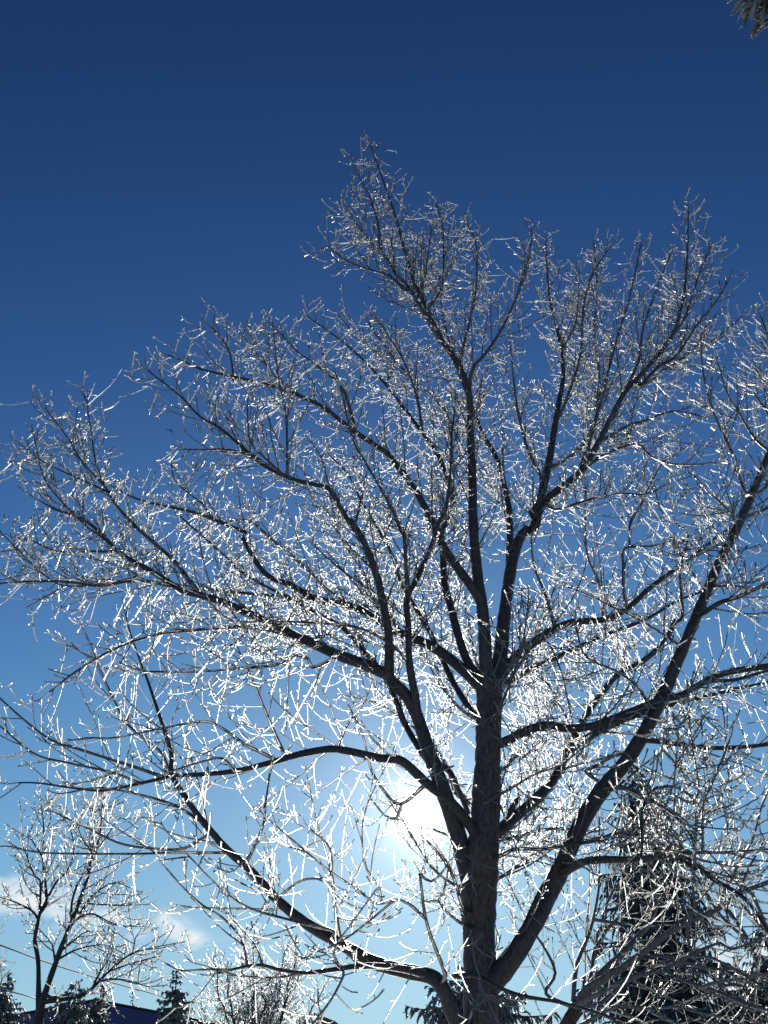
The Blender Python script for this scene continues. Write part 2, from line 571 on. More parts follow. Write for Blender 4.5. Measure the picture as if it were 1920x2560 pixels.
# crown centre
X('c1', 'I 1238,700 1232,560 1222,400 1195,200 1180,0 H 1178,900 1168,650 1160,480 1118,370 1050,270 990,150 935,20 G 940,1180 900,1030 860,900 820,740 770,580 720,440 660,270 622,160', 38, 3, -0.6, 'trunk')
X('c1b', 'H 1040,265 960,130 885,10 G 800,1070 740,960 690,880 680,740 660,650 605,500 515,345', 13, 3, -1.1, 'c1')
X('c1c', 'H 1160,480 1180,380 1240,310 1310,200 1360,90 1395,0 E 620,90 637,0 W 1148,495', 12, 3, -1.4, 'c1')
X('c1d', 'G 870,1180 760,1080 640,1040 520,1000 420,950 340,880 290,890', 9, 3, -1.2, 'c1b')
X('c1e', 'G 740,960 640,850 540,740 470,610', 7, 3, -0.2, 'c1b')
X('c1f', 'G 930,1290 1000,1100 1020,950 1045,760', 7, 3, -0.2, 'c1')
X('c1g', 'G 1000,1340 1120,1150 1130,900 1120,740 1083,580', 9, 3, 0.5, 'c1')
X('c1h', 'H 1118,370 1160,200 1190,60 E 400,30 G 1285,700', 9, 3, 0.9, 'c1')
X('c2', 'I 1275,700 1295,600 1312,450 1335,260 1365,120 1410,40 H 1440,1080 1475,930 1505,800 1530,650 1555,500 E 768,640 775,560 768,480 745,370 715,250 705,130 698,15', 44, 3, 0.7, 'trunk')
X('c2b', 'E 640,1180 740,1090 850,1000 925,880 985,760 1040,660 1130,560 1230,440 1275,330 1300,200 1310,60 W 1487,455', 27, 3, -1.0, 'c2')
X('c2c', 'I 1335,260 1340,100 1338,0 H 1335,980 1285,780 1215,655 1165,520 1110,380 1060,200 1035,60', 22, 3, 1.6, 'c2')
X('c2d', 'H 1510,810 1590,770 1659,715 E 870,870 920,760 930,600 910,400 920,200 905,15', 12, 3, 1.4, 'c2')
X('c2e', 'E 740,1165 830,1140 930,1110 1025,1095 1120,1100 1180,1080', 10, 4, -1.6, 'c2b')
X('c2f', 'E 810,1030 930,940 1085,882 1150,930 1230,965 1340,970 1440,960', 10, 4, -1.9, 'c2b')
X('c2g', 'E 950,860 1060,800 1130,780 1250,740 1390,765', 10, 4, -0.3, 'c2b')
X('c2h', 'K 560,900 640,870 850,720 1080,590 1250,470 1425,325', 11, 3, 0.4, 'c2b')
X('c2i', 'K 560,910 700,760 870,650 1050,380 1200,200 1310,20', 11, 3, -1.6, 'c2b')
X('c2j', 'E 1230,440 1300,330 1370,120 1410,30', 8, 3, -0.6, 'c2b')
X('c2k', 'E 760,760 820,600 850,480 860,300 900,150 985,20', 9, 3, 1.0, 'c2')
X('c2l', 'E 850,1000 900,830 950,640 1000,450 1060,250 1110,20', 11, 3, 0.3, 'c2b')
X('c2m', 'E 690,1050 620,900 580,750 560,600 540,400', 10, 3, 0.1, 'c2')
X('c2n', 'E 770,480 830,350 840,140', 7, 3, 1.3, 'c2')
X('c2o', 'E 1040,660 1100,520 1120,380 1190,180 1240,60', 9, 3, -0.2, 'c2b')
# left of centre
X('t6', 'I 1212,345 1185,305 1130,230 1065,140 1020,55 H 1005,1060 960,960 880,840 800,745 660,650 540,555 440,505 330,465 200,430 0,385 F 800,180 725,152', 27, 4, -0.9, 'c1')
X('t6a', 'F 1010,262 1000,180 985,120 940,60 905,25', 8, 4, -1.2, 't6')
X('t6b', 'H 670,655 640,530 610,460 520,380 420,310 365,250 315,200', 11, 3, -0.4, 't6')
X('t6c', 'H 440,505 340,430 270,350 190,250', 8, 3, -0.8, 't6')
X('t5', 'I 1215,690 1150,600 1108,470 1085,380 1055,270 1050,150 1040,60 H 1090,1000 1075,880 1030,760 960,660 890,565 800,450 700,340 580,240 460,155', 26, 3, 0.9, 'trunk')
X('t5b', 'H 1090,900 1085,700 1075,600 1030,530 930,440 830,340 710,280 600,150', 12, 3, 1.5, 't5')
X('t5c', 'H 800,450 840,350 770,250 720,180', 8, 3, 1.1, 't5')
X('t5d', 'H 960,660 940,520 880,350 800,220 760,160', 9, 3, 0.2, 't5')
X('t4', 'I 1215,720 1150,660 1080,600 1000,545 870,490 760,430 660,375 500,340 400,285 280,230 D 1050,80 F 1060,920 940,870 840,832 650,790 560,760 470,710', 33, 4, 1.0, 'trunk')
X('t4b', 'I 660,375 560,300 460,210 330,100 200,0 F 940,880 880,800 760,700 740,600', 12, 3, 1.7, 't4')
X('t4c', 'I 870,490 760,350 690,200 600,60 H 560,900 520,760 470,690', 12, 3, 1.9, 't4')
X('t4d', 'I 500,340 300,325 130,310 0,290 D 740,270 F 620,1020 480,980', 11, 3, 0.3, 't4')
X('t7', 'I 1195,850 1110,730 1050,610 990,480 930,380 860,260 830,150 770,40 H 700,960 640,840 560,760', 20, 4, 1.8, 'trunk')
# the stem leaning left from the fork, and what it carries
X('t3', 'J 1190,560 1150,470 1110,310 1060,160 1010,20 I 985,1000 950,880 900,770 830,700 800,665 700,620 600,585 480,530 330,460 200,400 100,355 0,325 D 780,300 660,225 560,170 500,130 F 490,980 400,890 330,850 240,820 180,785', 50, 4, -1.0, 'trunk', power=1.0)
X('t3a', 'I 945,870 930,760 905,620 900,450 893,340 940,250 1000,110 1035,0 H 1060,1000 1080,850 1085,700 1100,560', 25, 4, -0.9, 't3')
X('t3a2', 'I 897,350 890,200 880,60 H 870,1090 840,1010 780,900 710,780 660,690 620,520', 13, 4, -1.7, 't3a')
X('t3c', 'I 815,680 815,500 790,350 760,230 710,100 650,0 H 680,1090 620,1010 565,910 520,890 400,860 260,790 100,650 0,590 F 780,330 640,220', 26, 4, -1.9, 't3')
X('t3c2', 'H 375,845 375,650 365,540 340,430 320,250', 8, 3, -2.1, 't3c')
X('t3c3', 'F 1250,690 1150,600 1080,520 1070,350 1085,310', 7, 3, -2.3, 't3c')
X('t3c4', 'F 1100,590 990,560 900,560 800,560', 7, 4, -2.0, 't3c')
X('t3d', 'I 1000,1060 930,960 880,870 850,790 780,650 700,560 620,470 530,415 400,345 200,240 100,150 0,60 F 780,850', 20, 4, 0.6, 't3')
X('t3b2', 'D 880,325 F 850,1170 760,1050 650,950 560,870 490,780 440,690 410,600 390,450 365,320', 14, 3, -0.4, 't3')
X('t3b3', 'F 450,710 360,620 300,520 240,440 190,375', 8, 3, -0.7, 't3b2')
X('t3b4', 'F 470,745 330,680 200,620 90,540', 8, 3, -1.2, 't3b2')
X('t3b5', 'D 740,285 640,265 540,268 430,285 300,268 150,265 0,273', 11, 5, -2.0, 't3')
X('t3b6', 'D 1260,500 1130,470 980,465 850,475 700,490 560,530 430,590 320,660 215,742', 12, 5, -2.2, 't3')
X('t3b7', 'D 1425,605 1350,637 1330,598 1270,585 1200,625 1050,640 860,655 600,655', 10, 5, -1.9, 't3')
X('t3b8', 'F 490,1000 380,1000 250,1000 150,960 75,940', 8, 4, -1.1, 't3')
X('t3b9', 'D 560,170 420,60 F 360,880 200,700 150,520', 7, 3, -1.6, 't3')
X('t3b10', 'F 640,1090 500,1130 300,1150 190,1100 0,915', 7, 3, -1.8, 't3')
X('t3e', 'I 905,620 830,540 700,470 560,450 400,440 200,440', 10, 4, -1.9, 't3a')
# long low limbs on the left
X('t8', 'J 1200,330 1150,260 1060,160 980,100 I 870,1040 780,1030 650,1000 560,990 440,1010 300,1050 150,1085 0,1100 D 760,1105 640,1130 500,1160 400,1168 170,1137 80,1135', 32, 4, -1.6, 'trunk')
X('t8b', 'D 720,1115 560,1060 340,990 220,950 100,860 0,770 S -60,1690', 12, 4, -1.9, 't8')
X('t8c', 'D 740,1110 700,1010 640,960 540,870 490,770 430,640 400,560 365,480', 9, 3, -0.6, 't8')
X('t8d', 'D 1010,1080 960,1030 870,1045 740,1085', 9, 4, -2.2, 't8')
X('t8e', 'D 1230,1030 1170,880 1120,760 1080,660 1030,560 980,420', 10, 3, -0.7, 't8')
X('t8f', 'D 1180,1030 1060,970 960,900 880,870 700,900 500,940 380,940', 10, 4, -2.4, 't8')
X('t8g', 'D 600,1135 480,1090 300,1050 150,1010 0,890', 8, 4, -2.2, 't8')
X('t8h', 'I 600,990 640,880 700,800 740,700 720,620', 8, 3, -0.6, 't8')
X('t9', 'J 1200,1200 1110,1130 1065,1020 1015,945 920,918 850,905 740,870 600,790 450,700 330,600 230,490 120,390 50,310 0,250 A 800,160 740,60 D 740,1010 690,850 640,700 570,510 540,400', 48, 3, -1.7, 'trunk', power=1.15)
X('t9b', 'A 965,400 780,400 600,405 380,405 180,400 50,375', 8, 4, -2.4, 't9')
X('t9c', 'A 880,270 740,190 560,140 420,120 300,140', 9, 4, -2.2, 't9')
X('t9d', 'A 900,320 800,380 690,385 520,360 350,280 230,225', 9, 4, -0.9, 't9')
X('t9e', 'A 1070,435 1110,350 1140,270 1150,180 1165,60', 10, 5, -2.4, 't9')
X('t9f', 'J 605,780 585,650 570,500 540,380 500,250 470,100', 13, 4, -1.1, 't9')
X('t9g', 'J 330,590 440,520 J 560,500 560,380 480,300', 8, 4, -2.5, 't9')
X('t9h', 'A 1190,590 1100,560 1040,530', 7, 4, -2.3, 't9')
X('t9i', 'A 1440,740 1250,690 1080,640 960,560 840,440 740,330', 9, 3, -2.6, 't9')
X('t9j', 'J 1060,930 1020,820 990,740 970,660 960,580 950,495', 13, 7, -2.2, 't9')
X('t9k', 'J 972,680 900,620 840,605 760,620 680,560 560,480 440,380 300,260', 12, 4, -2.6, 't9j')
X('t9l', 'J 955,500 1000,525 1050,480 1085,430', 8, 5, -2.4, 't9j')
X('t9m', 'J 840,610 700,720 600,790 500,830', 7, 4, -2.9, 't9k')
X('t9n', 'J 780,590 770,540 720,470 700,330 720,200 800,30', 7, 3, -2.4, 't9k')
X('t11', 'J 960,920 830,895 700,890 580,905 450,920 340,905 240,885 80,920', 21, 6, -2.3, 't9')
X('t11b', 'A 1070,890 1040,770 960,680 880,630 800,560 720,470', 10, 4, -2.5, 't11')
X('t11c', 'A 1140,880 1100,800 1040,730 960,640', 8, 4, -1.9, 't11')
X('t11d', 'J 620,900 580,870 590,800 660,700 760,560', 8, 4, -2.9, 't11')
X('t11e', 'J 620,930 570,1030 510,1110 480,1150', 7, 5, -2.7, 't11')
X('t11f', 'A 1000,905 880,905 780,910 720,880', 7, 4, -2.8, 't11')
X('t11g', 'J 450,920 330,940 160,930 20,890', 7, 4, -2.0, 't11')
# twigs about the sun and across the trunk
X('s1', 'J 1140,640 1100,520 1060,440 1020,390 980,350', 13, 6, -0.8, 'trunk')
X('s2', 'J 1140,712 1060,650 1030,610 980,612', 10, 6, -0.7, 'trunk')
X('s3', 'J 1030,610 1060,540 1075,450', 7, 4, -0.9, 's2')
X('s4', 'J 1110,330 1060,320 1010,300', 9, 6, 0.5, 't3')
X('s5', 'I 1040,1060 1080,1090 1110,1150 J 1160,230', 18, 12, 0.3, 't3')
X('s6', 'J 980,110 870,190 800,140 740,40 I 700,920 640,800', 11, 4, 0.8, 't8')
X('s7', 'J 870,195 850,250 800,240 740,170', 8, 4, 1.0, 's6')
X('s8', 'B 300,935 380,928 440,950 500,985 600,1020 750,1045 900,1085 1000,1120', 16, 6, -1.4, 'trunk')
X('s9', 'B 420,955 415,1010 385,1080 360,1150', 8, 5, -1.6, 's8')
# right side
X('r12', 'B 440,985 P 285,1150 330,1090 390,985 440,880 490,770 540,690 600,618 650,538 690,455 730,365 775,258 830,130 880,30 S 1885,1225 1925,1130 1985,1000 2040,860 2080,740', 58, 6, -1.3, 'trunk', power=1.0)
X('r12a', 'B 470,900 560,790 620,690 680,560 740,480 800,370', 19, 12, -0.3, 'trunk')
X('r12b', 'L 1480,190 1430,90 1390,0 K 1380,1560 1290,1370 1200,1170 1130,950 1095,760 1075,440', 11, 3, -1.8, 'r12')
X('r12c', 'K 1690,1500 1640,1450 1540,1360 1400,1130 1300,960 1240,760', 11, 3, -1.9, 'r12')
X('r12d', 'K 1760,1330 1659,1150 1560,1010 1470,885', 9, 3, -0.9, 'r12')
X('r12e', 'K 1850,1100 1720,900 1620,880 1570,790', 8, 3, -1.6, 'r12')
X('r12f', 'K 1930,700 1760,650 1659,470 1590,300', 8, 3, -1.2, 'r12')
X('r12g', 'K 1880,900 1740,700 1640,600 1595,535', 8, 3, -0.7, 'r12')
X('r12h', 'L 1480,190 1580,180 1659,110 1760,0', 13, 6, -2.0, 'r12')
X('r12i', 'L 1400,400 1240,260 1130,160 1060,70 970,0', 9, 3, -2.1, 'r12')
X('r12j', 'L 1430,390 1550,360 1659,310 1760,250', 13, 6, -0.7, 'r12')
X('r12k', 'L 1300,600 1180,660 1000,740 900,720', 8, 4, -2.2, 'r12')
X('r13', 'C 505,965 600,920 700,885 790,900 900,890 1000,855 1110,810 1200,775 1290,755 1400,690 1500,655 1659,630 1760,600', 26, 14, -0.9, 'trunk')
X('r13b', 'C 1290,755 1400,700 1520,690 1659,650 1740,640', 12, 7, -1.4, 'r13')
X('r13c', 'L 1200,985 1350,985 1500,1000 1659,1000', 8, 5, -1.4, 'r12')
X('r13d', 'L 1080,1230 1240,1130 1400,1080 1659,960 1740,930', 15, 9, -1.9, 'r12')
X('r14', 'B 490,310 560,250 650,175 730,90 C 770,1050 810,960 870,850 940,750 1010,670 1130,600 1210,520 1260,430', 34, 9, 1.3, 'trunk')
X('r14s', 'B 545,247 556,200 585,165', 19, 13, 0.1, 'r14', tw=False)
X('r14b', 'C 780,1010 860,950 1000,880 1130,830 1240,800 1400,760 1659,700', 22, 7, 0.5, 'r14')
X('r14c', 'L 800,1430 860,1300 920,1250 905,1000 900,850 940,700 960,600 950,500 760,370 700,220 680,110', 12, 3, 0.4, 'r14')
X('r15', 'C 490,700 560,600 640,535 740,470 830,440 950,430 1050,385 1130,310 1220,240 1330,160 1460,60 1540,10', 28, 7, 1.0, 'trunk')
X('r15b', 'C 530,700 640,640 740,595 880,530 1000,480 1130,430 1270,350 1400,300', 18, 6, 1.8, 'trunk')
X('r15c', 'L 440,1170 410,1000 410,800 420,660 640,640 760,620 950,600', 10, 5, 0.2, 'r15')
X('r15d', 'C 740,470 700,330 650,200 640,60 E 700,1150', 11, 3, 0.0, 'r15')
X('r15e', 'C 950,430 940,300 880,150 870,0 E 870,1030', 10, 3, 1.9, 'r15')
X('r15f', 'L 470,430 560,290 640,110 700,0 K 760,1560 820,1500', 8, 3, 0.9, 'r15c')
X('r15g', 'C 540,600 700,700 760,800 800,880 830,1010', 8, 5, 0.2, 'trunk')
X('r15h', 'C 560,620 690,520 760,640 790,760 810,850', 6, 4, -0.8, 'trunk')
X('r16', 'B 770,490 860,440 960,430 1100,430 1230,415 1330,460 1430,520 1560,600 1659,740 1720,840', 23, 8, -2.3, 'r12')
X('r16b', 'B 1230,415 1350,400 1480,400 1600,390 1659,385', 12, 5, -2.6, 'r16')
X('r16c', 'N 700,190 800,130 880,160 1030,280 1150,370', 18, 8, -1.8, 'r16')
X('r17', 'B 500,415 570,385 700,385 780,370 950,345 1080,320', 12, 5, -0.9, 'trunk')
X('r17b', 'B 540,340 640,310 740,297 820,300', 11, 7, 0.5, 'trunk')
X('r18', 'B 950,130 1030,120 1090,140 1130,180 1110,240 1115,330 1110,420', 16, 7, -2.2, 'r12')
X('r18b', 'B 1130,180 1200,200 1260,250 1330,330', 11, 4, -2.6, 'r18')
X('r18c', 'M 620,1170 660,1090 720,1065 850,1060 980,1130 1040,1220', 11, 6, -1.6, 'r18')
X('r19', 'C 1130,950 1250,965 1400,985 1560,980 1659,970 1740,960', 17, 9, -1.9, 'r12')
X('r20', 'M 80,930 160,890 280,820 420,770', 10, 7, -0.3, 'r12')
X('r21', 'M 0,1560 200,1510 400,1440 640,1390 900,1330', 10, 5, -0.5, 'r12')
X('r22', 'L 880,1490 800,1430 640,1330 480,1240 300,1160 150,1080 0,1020', 10, 4, -1.8, 'r12')
X('r23', 'M 640,370 560,230 470,140 330,50 200,0 L 60,1560 0,1330', 11, 4, -2.2, 'r12')
X('r24', 'M 990,700 985,560 975,400 965,250', 8, 4, -2.4, 'r19')
X('r25', 'M 1060,1110 1040,900 1010,740', 8, 4, -2.6, 'r18c')
X('r26', 'M 1100,1210 1170,1050 1250,850 1330,650', 9, 4, -2.9, 'r16b')

# limbs that leave the trunk away from or towards the viewer and fill the heart of the crown
for i_, (path_, w_, d_) in enumerate((
        ('I 1250,800 1330,700 1420,560 1500,380 1560,200', 12, 2.5), ('I 1230,880 1130,820 1030,700 960,560 900,430', 12, 3.0),
        ('J 1240,100 1330,20 I 1420,940 1500,820 1590,700', 11, 2.8), ('J 1222,220 1110,150 I 1060,1050 960,930 860,850 760,790 640,760', 12, 2.6),
        ('J 1230,180 1330,130 1450,60 1560,20 I 1659,980', 10, -1.9), ('J 1215,420 1320,330 1420,240 1500,150 1580,0', 11, 2.2),
        ('J 1210,560 1340,480 1430,420 1560,260 1659,100', 11, 2.6), ('J 1206,600 1100,540 1000,460 900,300 820,180', 10, 2.4),
        ('I 1245,900 1300,800 1360,650 1400,500 1420,330', 10, -2.2), ('I 1245,760 1180,560 1150,400 1130,200', 11, 2.9))):
    X('f%d' % i_, path_, w_, 3, d_, 'trunk')

# thin traced shoots and what each limb carries
for nm, L in mt.limbs.items():
    if nm == 'trunk' or not L.tw:
        continue
    thick = L.w[0]
    u2 = 0.075; l3 = 0.62; r3 = 0.0050 if nm[:2] in ('t8', 't9', 't1') or nm[0] == 's' else 0.0056
    if nm[0] == 'c':
        sp2, sp3, l2, u2, l3 = 0.078, 0.145, 0.95, 0.11, 0.46
    elif nm[0] == 'f':
        sp2, sp3, l2 = 0.10, 0.15, 1.0
    elif nm[0] == 's' or nm[:3] == 't11' or nm in ('t9g', 't9h', 't9j', 't9k', 't9l', 't9m', 't9n', 't9b', 't9d', 't9i', 't9c'):
        sp2, sp3, l2 = 0.31, 0.18, 0.8
    elif nm[0] == 'r':
        sp2, sp3, l2 = 0.125, 0.155, 0.95
    elif nm[:2] in ('t8', 't9'):
        sp2, sp3, l2 = 0.19, 0.16, 0.95
    else:
        sp2, sp3, l2 = 0.09, 0.14, 0.95
    foliate(mt, L, 27, l2 * (1.1 if thick > 16 else 0.85), sp2, l3, sp3, r3, up2=u2, up3=0.17, spur=0.14, big=0.83)

# ------------------------------------------------------------------ a second maple, forking low, to the right
b2 = at(1385, 2560, 10.6); b2 = np.array([b2[0], 10.6, -0.08])
root2 = empty('maple_tree', (b2[0], 10.6, 0), 'smaller ice coated maple with low spreading pale grey stems right of the great trunk', 'tree')
m2 = Tree(root2, 10.6)
m2.limb('trunk', 'S 1385,2700 1395,2620 1420,2560 N 20,1480', 0, 0, 0, mat_=M_BARK, part='trunk', widths=[44, 40, 36, 30], base=b2, sides=14)
def Z(*a, **k):
    return m2.limb(*a, mat_=M_LIMB_SKYLIT, **k)
Z('a', 'N 40,1430 200,1240 380,1070 520,920 620,800 690,640 665,480 640,330 600,150 M 620,1300', 23, 6, 0.9, 'trunk')
Z('b', 'N 100,1360 330,1220 560,1060 760,900 960,780 1200,680 1400,540 1659,430 1800,370', 24, 9, -0.8, 'trunk')
Z('c', 'N 0,1500 200,1390 480,1260 750,1190 950,1090 1100,1010 1250,960 1330,1010 1480,970 1659,880', 17, 5, -1.4, 'trunk')
Z('d', 'N 740,1195 950,1290 1200,1370 1450,1480 1659,1540 1800,1560', 15, 9, -1.8, 'c')
Z('e', 'N 180,1500 300,1400 400,1320 560,1220 650,1170 800,1100', 15, 6, 0.8, 'trunk')
Z('f', 'S 1440,2570 N 130,1620 230,1560 380,1505 650,1530 860,1510 1050,1555 1250,1600', 13, 6, -1.2, 'trunk')
Z('g', 'N 600,1085 700,1070 800,1085 1100,1170 1400,1200 1659,1240', 11, 6, -0.2, 'b')
Z('h', 'N 100,1330 140,1180 160,1020 250,860 260,650 330,500 400,420', 14, 5, 1.2, 'trunk')
Z('i', 'N -20,1450 10,1140 120,860 190,540 200,300 B 930,390 930,250', 14, 4, 0.3, 'trunk')
Z('j', 'N 880,820 1040,620 1180,450 1300,300 1400,210', 10, 4, -0.4, 'b')
Z('k', 'N 180,760 300,780 430,790', 12, 8, 0.5, 'i')
Z('l', 'N 690,640 760,625 960,660 1150,720 1350,830', 9, 4, 1.4, 'a')
Z('m', 'N 1480,920 1250,720 1050,400 950,250 900,120', 12, 4, -1.0, 'b')
Z('n', 'N 980,1070 1180,1090 1400,1210 1600,1330 1659,1400', 10, 5, -1.9, 'c')
Z('o', 'N 1120,1330 1250,1290 1450,1270 1659,1220', 10, 5, -2.0, 'd')
Z('p', 'B 700,1010 740,920 680,790 600,700', 12, 5, 0.9, 'trunk')
Z('q', 'N 660,1560 800,1620 950,1690', 9, 6, -1.6, 'f')
Z('r', 'N 1659,860 1500,700 1360,560 1250,470 1150,380', 10, 6, 0.2, 'b')
Z('s', 'N 980,980 960,820 1020,640 1010,400 M 1040,1400 1100,1210 1180,1000 1260,820', 9, 4, -1.2, 'c')
Z('t', 'N 1200,680 1330,420 1450,200 M 1530,1500 1600,1250 1659,1100', 11, 4, -1.5, 'b')
Z('u', 'N 260,860 400,700 480,520 430,300 M 400,1500', 9, 4, 1.0, 'h')
Z('v', 'N 1400,540 1500,300 1620,80 M 1590,1450', 8, 4, -0.5, 'b')
for nm, L in m2.limbs.items():
    if nm == 'trunk':
        continue
    foliate(m2, L, 20, 1.3, 0.19, 0.65, 0.23, 0.0052, up2=0.04, up3=0.10, spur=0.2, big=0.95, twig=M_TWIG2)

# ------------------------------------------------------------------ the bare tree across the lawn, left
YL = 25.0
b3 = at(92, 2560, YL); b3 = np.array([b3[0], YL, -0.08])
root3 = empty('bare_tree', (b3[0], YL, 0), 'bare tree with two dark stems and frosted white crown behind the small spruces', 'tree')
lt = Tree(root3, YL, 2.0)
lt.limb('trunk', 'O 330,1300 330,1244 335,1190', 0, 0, 0, mat_=M_FARBARK, part='trunk', widths=[30, 27, 24], base=b3, sides=10)
Q = lt.limb
def q(*a, **k):
    return Q(*a, mat_=M_FARBARK, sides=7, **k)
q('a', 'O 330,1200 335,1000 330,700 300,520 325,390 345,290 A 200,620 195,520 185,420 190,330 185,250 170,130', 15, 2, 0.8, 'trunk')
q('b', 'O 350,1190 390,980 480,720 540,560 620,360 680,200 740,30 A 380,510 400,420 430,330 440,220 450,100', 19, 2, -0.8, 'trunk')
q('c', 'O 400,1050 720,990 900,830 1000,740 1130,640 1300,590 1500,550', 12, 2, -1.5, 'b')
q('d', 'O 320,330 290,280 250,250 130,190 0,150 -80,130', 6, 2, -0.5, 'a')
q('e', 'O 345,290 400,180 450,80 500,0 A 290,480 320,390 300,290 260,230', 8, 2, 1.5, 'a')
q('f', 'O 345,240 350,130 345,0 A 150,500 110,400 90,350', 7, 2, -0.8, 'a')
q('g', 'O 600,400 690,320 800,290 900,340 1020,390 1150,400', 6, 2, -1.8, 'b')
q('h', 'O 540,600 640,520 760,440 860,490', 6, 2, 0.8, 'b')
q('i', 'O 510,680 640,610 780,570 900,560 1000,600', 6, 2, -1.2, 'b')
q('j', 'O 480,740 450,560 380,470 330,420', 6, 2, 1.0, 'b')
q('k', 'O 620,340 620,200 660,60 690,0 A 400,420 350,330 330,250', 7, 2, -1.2, 'b')
q('l', 'O 690,290 780,150 900,60 1000,20 1130,70', 7, 2, -0.6, 'b')
q('m', 'O 700,200 860,210 1010,220 1200,215', 5, 2, 0.6, 'b')
q('n', 'O 440,1020 520,1000 600,990', 10, 5, -0.8, 'b')
q('o', 'O 820,880 900,740 960,640 970,560', 6, 2, -1.8, 'c')
q('p', 'O 1150,620 1170,500 1220,430', 5, 2, -1.6, 'c')
q('r', 'O 960,800 1080,740 1200,700 1280,680', 5, 2, -1.0, 'c')
q('s', 'O 860,860 1000,855 1150,880 1300,930', 6, 2, -1.9, 'c')
q('t', 'A 430,380 480,300 520,250 560,270', 5, 2, -0.2, 'b')
q('u', 'A 190,420 130,330 140,290', 5, 2, 0.4, 'a')
q('v', 'A 440,240 420,180 410,150', 5, 2, 0.6, 'b')
q('w', 'A 185,330 220,250 210,190', 5, 2, 0.9, 'a')
for nm, L in lt.limbs.items():
    if nm == 'trunk':
        continue
    foliate(lt, L, 9, 1.4, 0.21, 0.55, 0.16, 0.0125, up2=0.09, up3=0.16, spur=0.2, far=True)

# ------------------------------------------------------------------ crowns of bare trees farther off
def vase_tree(name, u, vtop, Y, halfw_px, label, nst=9, r3=0.016, dens=1.0, group=None, lean=0.0, spread=1.0):
    top = at(u, vtop, Y)
    root = empty(name, (top[0], Y, 0), label, 'tree', group)
    T = Tree(root, Y, 2.5)
    H = top[2]; W = halfw_px / FPX * Y * 1.15
    basep = np.array([top[0], Y, -0.1])
    tr = np.array([basep, basep + [0, 0, H * 0.12], basep + [0.05, 0, H * 0.24]])
    b = Bag(); b.add((tr - T.o)[None], np.array([[0.03, 0.022, 0.019]]) * H, 9)
    b.build('trunk', M_FARBARK, root)
    for i in range(nst):
        az = i * 2.4 + rng.uniform(-.3, .3)
        rad = W * (0.25 + 0.75 * ((i + 0.5) / nst) ** 0.6) * spread
        hh = H * (1.0 - 0.45 * (i / nst) ** 1.5) * rng.uniform(0.9, 1.0)
        end = np.array([top[0] + math.cos(az) * rad, Y + math.sin(az) * rad, hh])
        st = tr[-1] - [0, 0, 0.02 * H * rng.random()]
        t = np.linspace(0, 1, 14)[:, None]
        mid = st * 0.5 + end * 0.5 + np.array([math.cos(az), math.sin(az), 0]) * rad * 0.12 - np.array([0, 0, H * 0.04])
        P = st * (1 - t) ** 2 + 2 * mid * t * (1 - t) + end * t ** 2 + rng.normal(size=(14, 3)) * 0.012 * H * t
        L = Limb(); L.P = P; L.R = np.linspace(0.012, 0.0022, 14) * H
        L.w = np.linspace(20, 2, 14)
        b = Bag(); b.add((P - T.o)[None], L.R[None], 6)
        L.obj = b.build('limb', M_FARBARK, root)
        foliate(T, L, 17, H * 0.26, H * 0.022 / dens, H * 0.10, H * 0.021 / dens, r3, up2=0.10, up3=0.16, spur=None, far=True)
    return root
vase_tree('bare_tree', 655, 2330, 42, 150, 'round bare tree thick with white frosted twigs beside the dark spruce', 12, 0.015, 1.15)
vase_tree('bare_tree', -70, 2300, 30, 130, 'white frosted bare tree behind the leftmost dark spruce', 7, 0.013, 0.9)
vase_tree('bare_tree', 1800, 2390, 46, 200, 'pale frosted bare tree between the tall weeping spruce and its neighbour', 10, 0.016, 1.0)

